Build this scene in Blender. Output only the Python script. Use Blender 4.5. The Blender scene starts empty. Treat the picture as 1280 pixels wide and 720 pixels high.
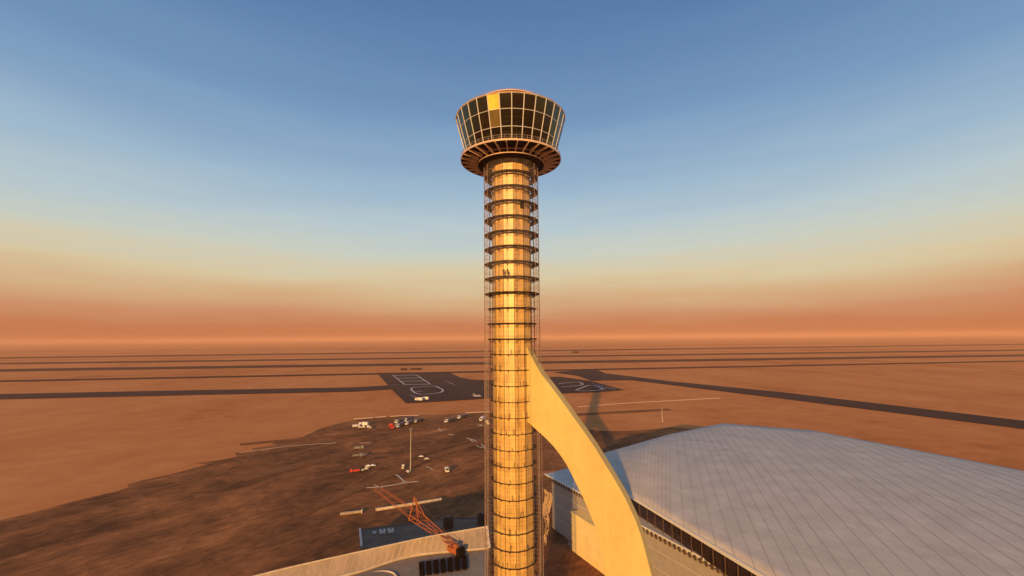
import bpy, bmesh, math, random
from mathutils import Vector, Matrix
R = math.radians
random.seed(7)
S = bpy.context.scene
C = S.collection
# ------------------------------------------------------------------ camera model
F = 550.0; PITCH = R(5.3); ROLL = R(.5); SY = 11.0
CAM = Vector((0, -112, 94))
w = Vector((0, math.cos(PITCH), math.sin(PITCH)))
r0 = Vector((1, 0, 0)); u0 = r0.cross(w)
cr = r0*math.cos(ROLL) - u0*math.sin(ROLL)
cu = u0*math.cos(ROLL) + r0*math.sin(ROLL)
cd = bpy.data.cameras.new('camera'); co = bpy.data.objects.new('camera', cd); C.objects.link(co)
co.matrix_world = Matrix(((cr.x, cu.x, -w.x, CAM.x), (cr.y, cu.y, -w.y, CAM.y), (cr.z, cu.z, -w.z, CAM.z), (0, 0, 0, 1)))
cd.sensor_width = 36; cd.lens = 36*F/1280; cd.shift_y = SY/1280
cd.clip_start = .5; cd.clip_end = 90000
S.camera = co
def ray(px, py): return cr*((px-640)/F) + cu*((360+SY-py)/F) + w
def G(px, py, z=0.0):
    v = ray(px, py); t = (z-CAM.z)/v.z; return CAM + v*t
def onplane(px, py, n, d):
    v = ray(px, py); t = (d - n.dot(CAM))/n.dot(v); return CAM + v*t
# ------------------------------------------------------------------ sun direction
SUN_AZ = R(12.5); SUN_EL = R(11.0)

# ------------------------------------------------------------------ materials
def nodes(name):
    m = bpy.data.materials.new(name); m.use_nodes = True
    nt = m.node_tree; b = nt.nodes['Principled BSDF']; return m, nt, b
def mat(name, c, rough=.7, var=.15, scale=.5, bump=0.0, metal=0.0, spec=.4, c2=None, stretch=(1, 1, 1), detail=5):
    m, nt, b = nodes(name); N = nt.nodes; L = nt.links
    tc = N.new('ShaderNodeTexCoord'); mp = N.new('ShaderNodeMapping'); mp.inputs['Scale'].default_value = stretch
    L.new(tc.outputs['Object'], mp.inputs[0])
    nz = N.new('ShaderNodeTexNoise'); nz.inputs['Scale'].default_value = scale; nz.inputs['Detail'].default_value = detail
    L.new(mp.outputs[0], nz.inputs['Vector'])
    rp = N.new('ShaderNodeValToRGB'); e = rp.color_ramp.elements
    lo = c2 or [v*(1-var) for v in c]; hi = [min(1, v*(1+var)) for v in c]
    e[0].position = .3; e[0].color = (*lo, 1); e[1].position = .7; e[1].color = (*(c if c2 else hi), 1)
    L.new(nz.outputs['Fac'], rp.inputs[0]); L.new(rp.outputs[0], b.inputs['Base Color'])
    b.inputs['Roughness'].default_value = rough; b.inputs['Metallic'].default_value = metal
    b.inputs['Specular IOR Level'].default_value = spec
    if bump:
        bp = N.new('ShaderNodeBump'); bp.inputs['Strength'].default_value = bump; bp.inputs['Distance'].default_value = .1
        L.new(nz.outputs['Fac'], bp.inputs['Height']); L.new(bp.outputs[0], b.inputs['Normal'])
    return m
def layered(name, stops, layers, rough=.85, warp=None, spec=.2):
    """several noises / waves summed into a ramp; layers: (kind, scale, stretch, rotz, weight)"""
    m, nt, b = nodes(name); N = nt.nodes; L = nt.links
    tc = N.new('ShaderNodeTexCoord'); acc = None; tot = sum(l[4] for l in layers)
    for kind, sc, st, rz, wt in layers:
        mp = N.new('ShaderNodeMapping'); mp.inputs['Rotation'].default_value = (0, 0, rz)
        m2 = N.new('ShaderNodeMapping'); m2.inputs['Scale'].default_value = st
        L.new(tc.outputs['Object'], mp.inputs[0]); L.new(mp.outputs[0], m2.inputs[0])
        t = N.new('ShaderNodeTexNoise'); t.inputs['Scale'].default_value = sc; t.inputs['Detail'].default_value = 6
        t.inputs['Roughness'].default_value = .6
        if kind == 'warp': t.inputs['Distortion'].default_value = 1.2
        L.new(m2.outputs[0], t.inputs['Vector'])
        mu = N.new('ShaderNodeMath'); mu.operation = 'MULTIPLY'; mu.inputs[1].default_value = wt/tot
        L.new(t.outputs['Fac'], mu.inputs[0])
        if acc is None: acc = mu.outputs[0]
        else:
            ad = N.new('ShaderNodeMath'); ad.operation = 'ADD'; L.new(acc, ad.inputs[0]); L.new(mu.outputs[0], ad.inputs[1]); acc = ad.outputs[0]
    rp = N.new('ShaderNodeValToRGB'); cr_ = rp.color_ramp
    while len(cr_.elements) < len(stops): cr_.elements.new(.5)
    for e, (p, c) in zip(cr_.elements, stops): e.position = p; e.color = (*c, 1)
    L.new(acc, rp.inputs[0]); L.new(rp.outputs[0], b.inputs['Base Color'])
    b.inputs['Roughness'].default_value = rough; b.inputs['Specular IOR Level'].default_value = spec
    return m
STK = R(-62)
M = {}
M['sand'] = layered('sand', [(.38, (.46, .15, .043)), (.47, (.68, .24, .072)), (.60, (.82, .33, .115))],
    [('n', .0012, (1, 1, 1), 0, 1), ('n', .006, (1, .35, 1), 0, 1), ('n', .05, (1, 1, 1), 0, .6), ('warp', .012, (1, 1, 1), 0, .7)], rough=.95, spec=.05)
M['yard'] = layered('yard_soil', [(.41, (.075, .036, .018)), (.47, (.19, .08, .033)), (.53, (.36, .14, .05)), (.60, (.62, .24, .085))],
    [('warp', .009, (1, 1, 1), 0, 1.0), ('n', .035, (.2, 1, 1), R(-58), 1.0), ('warp', .07, (1, 1, 1), 0, .7), ('n', .4, (.3, 1, 1), R(-50), .6), ('n', 1.6, (1, 1, 1), 0, .5)], rough=.95, spec=.05)
M['asphalt'] = layered('asphalt', [(.35, (.022, .017, .016)), (.6, (.045, .034, .03))], [('n', .01, (1, 1, 1), 0, 1), ('n', .2, (1, 1, 1), 0, .6)], rough=.9, spec=.1)
M['runway'] = layered('runway_asphalt', [(.35, (.018, .010, .008)), (.6, (.035, .019, .013))], [('n', .01, (1, .2, 1), 0, 1)], rough=.9, spec=.1)
M['road'] = layered('dirt_road', [(.35, (.17, .072, .03)), (.6, (.34, .14, .055))], [('n', .03, (1, 1, 1), 0, 1), ('n', .4, (1, 1, 1), 0, 1)], rough=.95, spec=.05)
M['track'] = layered('packed_track', [(.42, (.12, .055, .025)), (.55, (.52, .23, .095))], [('n', .08, (1, 1, 1), 0, 1), ('n', .8, (1, 1, 1), 0, .6)], rough=.95, spec=.05)
M['paint'] = mat('marking_paint', (.62, .58, .54), .8, .2, .1)
M['kerb'] = mat('kerb_concrete', (.6, .5, .38), .8, .15, .5)
def panels(name, c1, c2, gap, bw, rh, rz, rough=.65):
    m, nt, b = nodes(name); N = nt.nodes; L = nt.links
    tc = N.new('ShaderNodeTexCoord'); mp = N.new('ShaderNodeMapping'); mp.inputs['Rotation'].default_value = (0, 0, rz); L.new(tc.outputs['Object'], mp.inputs[0])
    br = N.new('ShaderNodeTexBrick'); br.inputs['Color1'].default_value = (*c1, 1); br.inputs['Color2'].default_value = (*c2, 1); br.inputs['Mortar'].default_value = (*gap, 1)
    br.inputs['Scale'].default_value = 1; br.inputs['Brick Width'].default_value = bw; br.inputs['Row Height'].default_value = rh; br.inputs['Mortar Size'].default_value = .06; br.inputs['Mortar Smooth'].default_value = .3
    L.new(mp.outputs[0], br.inputs['Vector'])
    nz = N.new('ShaderNodeTexNoise'); nz.inputs['Scale'].default_value = .12; nz.inputs['Detail'].default_value = 7; L.new(tc.outputs['Object'], nz.inputs['Vector'])
    mr = N.new('ShaderNodeMapRange'); mr.inputs[1].default_value = .3; mr.inputs[2].default_value = .7; mr.inputs[3].default_value = .86; mr.inputs[4].default_value = 1.06; L.new(nz.outputs['Fac'], mr.inputs[0])
    mu = N.new('ShaderNodeVectorMath'); mu.operation = 'SCALE'; L.new(br.outputs['Color'], mu.inputs[0]); L.new(mr.outputs[0], mu.inputs['Scale']); L.new(mu.outputs[0], b.inputs['Base Color'])
    b.inputs['Roughness'].default_value = rough; b.inputs['Specular IOR Level'].default_value = .25
    return m
M['roofw'] = panels('roof_sheet', (.68, .60, .50), (.63, .555, .46), (.48, .42, .34), 22, 3.2, R(63))
M['roofs'] = mat('roof_seam', (.58, .51, .42), .7, .1, .5)
M['roofg'] = layered('roof_membrane', [(.35, (.20, .165, .13)), (.65, (.31, .26, .21))], [('n', .05, (1, 1, 1), 0, 1), ('n', .6, (1, 1, 1), 0, .8)], rough=.8)
M['wallg'] = mat('wall_render', (.38, .33, .28), .8, .1, .3)
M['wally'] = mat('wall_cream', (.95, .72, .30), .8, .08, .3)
M['band'] = layered('canopy_sheet', [(.35, (.30, .235, .17)), (.65, (.47, .36, .26))], [('n', .2, (1, 1, 1), 0, 1), ('n', 1.2, (1, 1, 1), 0, .5)], rough=.7)
M['dark'] = mat('dark_opening', (.012, .009, .008), 1, .3, 1, spec=0)
M['annexe'] = mat('annexe_roofing', (.20, .145, .10), .9, .2, .2, spec=.1)
M['amber2'] = mat('dim_painted_sun_glint', (.13, .085, .015), .3, .2, .6)  # fainter lower part of the sun reflection, painted as base colour
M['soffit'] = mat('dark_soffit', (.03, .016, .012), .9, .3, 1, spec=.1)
M['mull'] = mat('cab_mullion', (.58, .57, .58), .5, .1, 2)
M['glazing'] = mat('dark_glazing', (.03, .018, .02), .15, .3, .3, spec=.6)
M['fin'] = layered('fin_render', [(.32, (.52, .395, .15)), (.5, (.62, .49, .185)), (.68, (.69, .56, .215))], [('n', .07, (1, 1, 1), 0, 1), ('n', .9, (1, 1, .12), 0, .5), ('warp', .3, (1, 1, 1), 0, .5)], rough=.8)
M['white'] = mat('white_paint', (.75, .72, .66), .45, .1, 2)
M['offwhite'] = mat('offwhite_frame', (.62, .55, .46), .5, .1, 2)
M['beam2'] = mat('gallery_beam', (.85, .62, .45), .6, .1, 1)
M['rim'] = mat('rim_cladding', (.60, .42, .30), .5, .12, 1)
M['deck'] = mat('steel_deck', (.10, .06, .045), .7, .3, 1)
M['beam'] = mat('primed_steel', (.60, .42, .32), .6, .2, 1)
M['scaf'] = mat('scaffold_steel', (.10, .055, .04), .6, .3, 1)
M['pipe'] = mat('scaffold_pipe', (.30, .19, .16), .6, .2, 1)
M['plank'] = mat('scaffold_plank', (.035, .02, .014), .9, .4, 2)
M['galv'] = mat('galvanised_steel', (.45, .38, .34), .5, .2, 2, metal=.3)
M['crane'] = mat('crane_orange', (.36, .105, .032), .5, .2, 1)
M['red'] = mat('truck_red', (.55, .05, .03), .5, .15, 1)
M['grey'] = mat('vehicle_grey', (.20, .19, .18), .6, .2, 1)
M['tank'] = mat('tank_steel', (.09, .085, .09), .35, .25, 1, metal=.4)
M['rubber'] = mat('rubber', (.015, .014, .013), .9, .2, 3)
M['amber'] = mat('painted_sun_glint', (.85, .55, .07), .35, .15, .6)  # sun reflection on the cab glass, put into the base colour
M['pale'] = mat('pale_netting', (.42, .30, .20), .9, .2, 3)
M['cloth'] = mat('dark_workwear', (.05, .03, .025), .9, .3, 3)
M['helmet'] = mat('helmet_plastic', (.5, .32, .06), .4, .05, 3)
M['skin'] = mat('skin_tone', (.35, .18, .10), .6, .05, 5)
# concrete shaft: pour lifts, formwork lines, stains
def concrete():
    m, nt, b = nodes('tower_concrete'); N = nt.nodes; L = nt.links
    tc = N.new('ShaderNodeTexCoord')
    sx = N.new('ShaderNodeSeparateXYZ'); L.new(tc.outputs['Object'], sx.inputs[0])
    def math_(op, a, bv=None):
        n = N.new('ShaderNodeMath'); n.operation = op
        if isinstance(a, (int, float)): n.inputs[0].default_value = a
        else: L.new(a, n.inputs[0])
        if bv is not None:
            if isinstance(bv, (int, float)): n.inputs[1].default_value = bv
            else: L.new(bv, n.inputs[1])
        return n.outputs[0]
    nz = N.new('ShaderNodeTexNoise'); nz.inputs['Scale'].default_value = .45; nz.inputs['Detail'].default_value = 8
    L.new(tc.outputs['Object'], nz.inputs['Vector'])
    mp = N.new('ShaderNodeMapping'); mp.inputs['Scale'].default_value = (2.2, 2.2, .16); L.new(tc.outputs['Object'], mp.inputs[0])
    ns = N.new('ShaderNodeTexNoise'); ns.inputs['Scale'].default_value = 1; ns.inputs['Detail'].default_value = 5; L.new(mp.outputs[0], ns.inputs['Vector'])
    fl = math_('FLOOR', math_('DIVIDE', sx.outputs['Z'], 1.89)); wn = N.new('ShaderNodeTexWhiteNoise'); wn.noise_dimensions = '1D'; L.new(fl, wn.inputs['W'])
    fr = math_('FRACT', math_('DIVIDE', sx.outputs['Z'], .945)); ln = math_('LESS_THAN', fr, .07)
    v = math_('ADD', math_('MULTIPLY', nz.outputs['Fac'], .45), math_('MULTIPLY', ns.outputs['Fac'], .45))
    v = math_('ADD', v, math_('MULTIPLY', wn.outputs['Value'], .14))
    v = math_('SUBTRACT', v, math_('MULTIPLY', ln, .15))
    at = math_('ARCTAN2', sx.outputs['X'], sx.outputs['Y']); fa = math_('FRACT', math_('MULTIPLY', at, 36/(2*math.pi))); la = math_('LESS_THAN', fa, .07)
    v = math_('SUBTRACT', v, math_('MULTIPLY', la, .10))
    rp = N.new('ShaderNodeValToRGB'); e = rp.color_ramp.elements; e.new(.5)
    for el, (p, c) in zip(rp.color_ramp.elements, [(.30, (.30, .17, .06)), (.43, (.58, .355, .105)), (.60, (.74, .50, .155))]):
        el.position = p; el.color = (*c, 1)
    L.new(v, rp.inputs[0]); L.new(rp.outputs[0], b.inputs['Base Color'])
    b.inputs['Roughness'].default_value = .39; b.inputs['Specular IOR Level'].default_value = .75
    bp = N.new('ShaderNodeBump'); bp.inputs['Strength'].default_value = .12; bp.inputs['Distance'].default_value = .05
    L.new(v, bp.inputs['Height']); L.new(bp.outputs[0], b.inputs['Normal'])
    return m
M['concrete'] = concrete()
def glass():
    m, nt, b = nodes('tinted_glass'); N = nt.nodes; L = nt.links
    out = N['Material Output']; N.remove(b)
    tr = N.new('ShaderNodeBsdfTransparent'); tr.inputs[0].default_value = (.46, .48, .28, 1)
    gl = N.new('ShaderNodeBsdfGlossy'); gl.inputs['Roughness'].default_value = .06; gl.inputs[0].default_value = (.85, .9, .85, 1)
    fr = N.new('ShaderNodeFresnel'); fr.inputs[0].default_value = 1.6
    mx = N.new('ShaderNodeMixShader'); L.new(fr.outputs[0], mx.inputs[0]); L.new(tr.outputs[0], mx.inputs[1]); L.new(gl.outputs[0], mx.inputs[2])
    L.new(mx.outputs[0], out.inputs[0]); return m
M['glass'] = glass()
def net(name, c, alpha, sc=6.0):
    m, nt, b = nodes(name); N = nt.nodes; L = nt.links
    tc = N.new('ShaderNodeTexCoord'); nz = N.new('ShaderNodeTexNoise'); nz.inputs['Scale'].default_value = sc/10; nz.inputs['Detail'].default_value = 4
    L.new(tc.outputs['Object'], nz.inputs['Vector'])
    mr = N.new('ShaderNodeMapRange'); mr.inputs[1].default_value = .3; mr.inputs[2].default_value = .7
    mr.inputs[3].default_value = alpha*.5; mr.inputs[4].default_value = alpha*1.4; L.new(nz.outputs['Fac'], mr.inputs[0]); L.new(mr.outputs[0], b.inputs['Alpha'])
    b.inputs['Base Color'].default_value = (*c, 1); b.inputs['Roughness'].default_value = .9; b.inputs['Specular IOR Level'].default_value = 0
    return m
M['net'] = net('debris_netting', (.62, .50, .50), .06)

# ------------------------------------------------------------------ mesh builder
class MB:
    def __init__(s): s.bm = bmesh.new()
    def poly(s, pts, flip=False):
        vs = [s.bm.verts.new(p) for p in pts]
        if flip: vs.reverse()
        return s.bm.faces.new(vs)
    def prism(s, pts, thick):
        """pts: planar loop, thick: Vector extrusion"""
        a = [s.bm.verts.new(p) for p in pts]; b = [s.bm.verts.new(Vector(p)+Vector(thick)) for p in pts]; n = len(a)
        s.bm.faces.new(a); s.bm.faces.new(list(reversed(b)))
        for i in range(n): s.bm.faces.new((a[i], b[i], b[(i+1) % n], a[(i+1) % n]))
    def box(s, cen, size, rz=0.0, M4=None):
        cx, cy, cz = cen; sx, sy, sz = size[0]/2, size[1]/2, size[2]/2; c, q = math.cos(rz), math.sin(rz)
        vs = []
        for z in (-sz, sz):
            for x, y in ((-sx, -sy), (sx, -sy), (sx, sy), (-sx, sy)):
                vs.append(s.bm.verts.new((cx+x*c-y*q, cy+x*q+y*c, cz+z)))
        for f in ((3, 2, 1, 0), (4, 5, 6, 7), (0, 1, 5, 4), (1, 2, 6, 5), (2, 3, 7, 6), (3, 0, 4, 7)): s.bm.faces.new([vs[i] for i in f])
    def tube(s, a, b, r, n=6, r2=None):
        a = Vector(a); b = Vector(b); d = (b-a)
        if d.length < 1e-6: return
        d.normalize(); x = d.orthogonal().normalized(); y = d.cross(x); r2 = r if r2 is None else r2
        A = [s.bm.verts.new(a + x*(r*math.cos(2*math.pi*i/n)) + y*(r*math.sin(2*math.pi*i/n))) for i in range(n)]
        B = [s.bm.verts.new(b + x*(r2*math.cos(2*math.pi*i/n)) + y*(r2*math.sin(2*math.pi*i/n))) for i in range(n)]
        s.bm.faces.new(list(reversed(A))); s.bm.faces.new(B)
        for i in range(n): s.bm.faces.new((A[i], A[(i+1) % n], B[(i+1) % n], B[i]))
    def lathe(s, prof, n=48, off=0.0, close=False):
        """prof list of (r,z)"""
        rings = []
        for r, z in prof:
            rings.append([s.bm.verts.new((r*math.sin(off+2*math.pi*i/n), -r*math.cos(off+2*math.pi*i/n), z)) for i in range(n)])
        m = len(prof); rng = range(m if close else m-1)
        for k in rng:
            A, B = rings[k], rings[(k+1) % m]
            for i in range(n): s.bm.faces.new((A[i], A[(i+1) % n], B[(i+1) % n], B[i]))
        return rings
    def build(s, name, m, parent=None, smooth=False, bevel=0.0, loc=None):
        bmesh.ops.recalc_face_normals(s.bm, faces=s.bm.faces)
        me = bpy.data.meshes.new(name); s.bm.to_mesh(me); s.bm.free()
        me.materials.append(m)
        if smooth:
            for p in me.polygons: p.use_smooth = True
        o = bpy.data.objects.new(name, me); C.objects.link(o)
        if parent is not None:
            o.parent = parent
        if loc: o.location = loc
        if bevel:
            bv = o.modifiers.new('bevel', 'BEVEL'); bv.width = bevel; bv.segments = 2; bv.limit_method = 'ANGLE'
        return o
def tag(o, label=None, cat=None, group=None, kind=None):
    if label: o['label'] = label
    if cat: o['category'] = cat
    if group: o['group'] = group
    if kind: o['kind'] = kind
    return o
def empty(name, loc, label, cat, group=None, rz=0.0):
    o = bpy.data.objects.new(name, None); C.objects.link(o); o.location = loc; o.rotation_euler.z = rz
    o.empty_display_size = .5
    return tag(o, label, cat, group)
def copy_tree(o, parent=None):
    c = o.copy(); C.objects.link(c); c.parent = parent
    for ch in list(o.children): copy_tree(ch, c)
    return c
class Loc:
    """builder that works in world coordinates but parents under a root at loc"""
    def __init__(s, root): s.root = root
    def build(s, mb, name, m, parent=None, **k):
        o = mb.build(name, m, parent or s.root, **k)
        if parent is None or parent is s.root: o.matrix_parent_inverse = Matrix.Translation(-s.root.location)
        return o

# ------------------------------------------------------------------ setting
b = MB(); RG = 30000
ring = [b.bm.verts.new((RG*math.cos(2*math.pi*i/64), RG*math.sin(2*math.pi*i/64), 0)) for i in range(64)]
b.bm.faces.new(ring); tag(b.build('ground', M['sand']), kind='structure')
LAY = [.012]
def sheet(name, pts, m, z=None, kind='structure'):
    if z is None: LAY[0] += .02; z = LAY[0]
    b = MB(); b.poly([(p.x, p.y, z) for p in pts]); return tag(b.build(name, m), kind=kind)
def strip_pts(A, B, wd):
    d = (B-A); d.z = 0; d.normalize(); n = Vector((-d.y, d.x, 0))*wd/2
    return [A-n, B-n, B+n, A+n]
def line(xl, yl, xr, yr, wd, ext=.9, name='runway', m=None):
    A = G(xl, yl); B = G(xr, yr); d = B-A; A2 = A-d*ext; B2 = B+d*ext
    return sheet(name, strip_pts(A2, B2, wd), m or M['runway'])
# construction yard in front of the kerb line (irregular far edge)
rr_ = random.Random(11)
yard = [G(x, y) for x, y in ((442, 525), (500, 520), (560, 517.5), (606, 515), (640, 516), (665, 521), (690, 529), (720, 536), (760, 539), (800, 538), (838, 534), (880, 537), (930, 545))]
yard += [Vector((330, 120, 0)), Vector((300, -250, 0)), Vector((-400, -250, 0))]
lp = [Vector((-330, -60, 0)), Vector((-300, 60, 0)), Vector((-262, 150, 0)), Vector((-240, 230, 0)), Vector((-215, 300, 0)), G(442, 525)]
for a, c in zip(lp, lp[1:]):
    for k in range(8):
        q = a.lerp(c, k/8); yard.append(q+Vector((rr_.uniform(-7, 7), rr_.uniform(-5, 5), 0)))
sheet('yard_ground', yard, M['yard'])
# pale kerb along the far edge of the yard, broken by driveways
def pline(name, pxs, wd, m, z=None, h=None, kind='structure'):
    pts = [G(x, y) for x, y in pxs]; b = MB()
    if z is None: LAY[0] += .02; z = LAY[0]
    n = len(pts); L_, R_ = [], []
    for i, p in enumerate(pts):
        d = (pts[min(n-1, i+1)] - pts[max(0, i-1)]); d.z = 0; d.normalize(); q = Vector((-d.y, d.x, 0))*wd/2
        L_.append((p+q)); R_.append((p-q))
    if h is None:
        for i in range(n-1): b.poly([(v.x, v.y, z) for v in (R_[i], R_[i+1], L_[i+1], L_[i])])
    else:
        for i in range(n-1): b.prism([(v.x, v.y, .0) for v in (R_[i], R_[i+1], L_[i+1], L_[i])], (0, 0, h))
    return tag(b.build(name, m), kind=kind)
pline('kerb', [(442, 523.7), (455, 523), (466, 522.2)], 1.6, M['kerb'], h=.5)
pline('kerb', [(469, 521.8), (482, 520.8)], 1.6, M['kerb'], h=.5)
pline('kerb', [(488, 520.6), (505, 519.6), (523, 519.2)], 1.3, M['kerb'], h=.5)
pline('kerb', [(582, 516.3), (595, 515.6), (612, 514.8)], 1.8, M['kerb'], h=.6)
pline('kerb', [(722, 508.8), (760, 505.6), (800, 503), (838, 501), (900, 497.5)], 1.6, M['kerb'], h=.4)
def curve(P, n=6):
    out = []
    for i in range(len(P)-1):
        p0 = P[max(0, i-1)]; p1 = P[i]; p2 = P[i+1]; p3 = P[min(len(P)-1, i+2)]
        for k in range(n):
            t = k/n
            out.append(tuple(.5*((2*p1[j]) + (-p0[j]+p2[j])*t + (2*p0[j]-5*p1[j]+4*p2[j]-p3[j])*t*t + (-p0[j]+3*p1[j]-3*p2[j]+p3[j])*t**3) for j in range(2)))
    out.append(P[-1]); return out
pline('kerb', curve([(548, 534), (551, 538.5), (558, 542), (568, 543.3)]), 1.3, M['kerb'], h=.15)
pline('kerb', curve([(583, 547.4), (592, 550), (601, 555), (607, 560.5)]), 1.4, M['kerb'], h=.15)
pline('kerb', curve([(586, 548.2), (592, 553), (597, 557.5), (603, 560)]), .8, M['kerb'], h=.15)
pline('kerb', curve([(489, 593), (496, 593.8), (501, 598), (507, 603)]), 1.1, M['kerb'], h=.15)
pline('kerb', curve([(440, 612), (455, 609.8), (470, 609), (490, 606.5), (507, 603.2), (523, 601.8)]), 1.2, M['kerb'], h=.15)
pline('kerb', curve([(466, 604), (470, 607), (478, 609.5)]), .5, M['kerb'], h=.15)
pline('kerb', [(449, 553.8), (464, 553.4)], .8, M['kerb'], h=.15)
pline('kerb', curve([(532, 583), (537, 585), (541, 587)]), .8, M['kerb'], h=.15)
pline('kerb', curve([(300, 566), (360, 558), (420, 553.5)]), .7, M['kerb'], h=.15)
# dirt roads crossing the yard
pline('dirt_road', curve([(300, 600), (440, 566), (520, 548), (600, 533), (640, 527), (700, 520), (838, 512)]), 14, M['road'])
pline('dirt_road', curve([(380, 640), (470, 600), (530, 575), (590, 556), (640, 545)]), 10, M['road'])
pline('dirt_road', curve([(300, 556), (400, 547), (500, 540), (560, 532), (590, 522)]), 9, M['road'])
for trk in ([(445, 549), (470, 545), (500, 545), (530, 548)], [(450, 600), (480, 585), (515, 577), (560, 574), (600, 567)], [(520, 612), (550, 600), (580, 588), (606, 582)],
            [(446, 622), (480, 618), (520, 611), (560, 607), (600, 600)], [(540, 530), (570, 536), (590, 541)], [(470, 560), (500, 556), (540, 551), (575, 552)]):
    for dy in (0, .9): pline('tyre_track', curve([(x, y+dy) for x, y in trk]), .55, M['track'])
# far runways and taxiways
line(442, 441.6, 838, 436.3, 270, 2.2)
line(442, 448.8, 838, 443.6, 160, 2.2)
line(442, 456.6, 838, 450.8, 150, 2.2)
line(442, 468.0, 838, 460.2, 50, 2.2)
line(442, 435.6, 838, 431.6, 60, 1.5)
# sandy strip lines beside the runways
line(442, 445.2, 838, 440.2, 14, 1.2, 'taxiway')
# apron
apx = [(473, 469), (492, 489.5), (507.5, 504.6), (550, 502.3), (612, 498.4), (660, 495.5), (704, 492.3), (757, 490), (781, 488),
       (750, 480.6), (738, 476.6), (756, 475), (742, 468), (757, 461.8), (724, 462.4), (700, 470.8), (668, 471.2), (612, 474.8), (590, 474.2), (575, 471.5), (563, 468.3), (612, 466.8), (600, 466.2)]
apx = [(473, 468.6), (492, 489.5), (507.5, 504.6), (550, 502.3), (612, 498.4), (660, 495.5), (704, 492.3), (757, 490), (781, 488),
       (738, 476.6), (700, 471.2), (668, 472.2), (612, 475.6), (590, 474.8), (575, 472.0), (563, 466.4)]
sheet('apron', [G(*p) for p in apx], M['asphalt'])
sheet('taxiway', [G(*p) for p in [(690, 465.5), (722, 470), (740, 476.5), (758, 475.8), (790, 475.6), (838, 481.5), (980, 499), (1400, 552), (1400, 541), (980, 491), (838, 477), (790, 471), (757, 467), (745, 462)]], M['asphalt'])
sheet('taxiway', [G(*p) for p in [(-150, 503), (250, 494), (442, 490), (496, 486.5), (488, 482), (442, 484.6), (250, 488), (-150, 496)]], M['asphalt'])
def mark(pxs, wd, m=None): return pline('apron_marking', pxs, wd, m or M['paint'])
mark([(491, 469.5), (506, 481.2)], 2.6); mark([(521, 469.2), (538, 480.8)], 2.6); mark([(491, 469.6), (521, 469.2)], 8); mark([(506, 481.1), (538, 480.6)], 6)
mark([(496, 473.3), (526.5, 472.6)], 7); mark([(501, 477.2), (532, 476.4)], 6)
mark([(486, 481.7), (500, 480.8)], 1.2)
mark(curve([(514, 487.5), (517, 485), (541, 483.2), (549, 485.5), (553.5, 488.4), (549, 491.6), (530, 493.4), (520, 492.2), (514, 487.5)]), 3.2)
mark([(518, 490), (528, 489.6)], 3.0)
mark([(556.5, 476.5), (568, 481.5), (573, 481)], 1.2)
mark(curve([(698, 480.5), (712, 478.6), (724, 478.4), (728, 481.4), (715, 483.4), (702, 484.3)]), 3.5)
mark(curve([(720, 488.5), (728, 485), (738, 482.2), (750, 485), (752, 487.4), (740, 489.2), (722, 489.2)]), 3.5)
mark([(747, 481.5), (770, 487.5)], 1.4); mark([(741, 480), (757, 487.2)], 1.2)
mark([(512, 494.6), (522, 497.8), (530, 499.6)], 1.2)

# haze
b = MB(); b.box((0, 0, 79.5), (64000, 64000, 161))
hz = bpy.data.meshes.new('haze'); bmesh.ops.recalc_face_normals(b.bm, faces=b.bm.faces); b.bm.to_mesh(hz); b.bm.free()
ho = bpy.data.objects.new('haze', hz); C.objects.link(ho); ho['kind'] = 'stuff'
m = bpy.data.materials.new('dust_haze'); m.use_nodes = True; nt = m.node_tree; nt.nodes.clear()
out = nt.nodes.new('ShaderNodeOutputMaterial'); pv = nt.nodes.new('ShaderNodeVolumePrincipled')
pv.inputs['Color'].default_value = (.93, .56, .36, 1); pv.inputs['Density'].default_value = .85e-4; pv.inputs['Anisotropy'].default_value = -.12
nt.links.new(pv.outputs[0], out.inputs['Volume']); hz.materials.append(m)

# ------------------------------------------------------------------ control tower
tw = empty('control_tower', (0, 0, 0), 'tall golden concrete control tower with flared glass cab, standing in scaffolding', 'control tower')
b = MB(); off = R(6)
prof = [(4.95, 0), (4.95, 138.2)]
b.lathe(prof, 12, off); 
o = b.build('shaft', M['concrete'], tw, bevel=.12)
b = MB()
for k in range(12):
    a = off+R(30*k)
    b.box((4.98*math.sin(a), -4.98*math.cos(a), 69), (.10, .10, 138), a)
b.build('rib', M['deck'], tw)
# small dark opening in the shaft
b = MB(); a = R(33); b.box((4.92*math.sin(a), -4.92*math.cos(a), 127.0), (.9, .5, 1.5), a); b.build('opening', M['dark'], tw)
# soffit and gallery
b = MB(); b.lathe([(4.9, 137.9), (6.0, 138.4), (8.6, 138.8), (8.6, 140.0), (4.9, 140.0)], 60); b.build('soffit', M['soffit'], tw)
b = MB(); b.lathe([(9.0, 140.12), (12.9, 140.12), (12.9, 140.3), (9.0, 140.3)], 60, close=True); b.build('gallery_deck', M['soffit'], tw)
b = MB(); b.lathe([(12.88, 139.95), (13.12, 139.95), (13.12, 140.42), (12.88, 140.42)], 60, close=True); b.build('gallery_rim', M['rim'], tw)
for rr, zz in ((9.15, 139.75), (8.8, 138.85)):
    b = MB(); b.lathe([(rr-.11, zz-.12), (rr+.11, zz-.12), (rr+.11, zz+.12), (rr-.11, zz+.12)], 60, close=True); b.build('ring_beam', M['beam'], tw)
for k in range(30):
    a = R(7.3+12*k); c, s = math.cos(a), math.sin(a); b = MB()
    P = lambda r, z, t: (r*s + t*c, -r*c + t*s, z)
    for t0 in (-.07,):
        b.prism([P(8.95, 138.95, t0), P(8.95, 140.1, t0), P(12.9, 140.1, t0), P(12.9, 139.75, t0)], Vector((c, s, 0))*.17)
    b.build('radial_beam', M['beam2'], tw)
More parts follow.
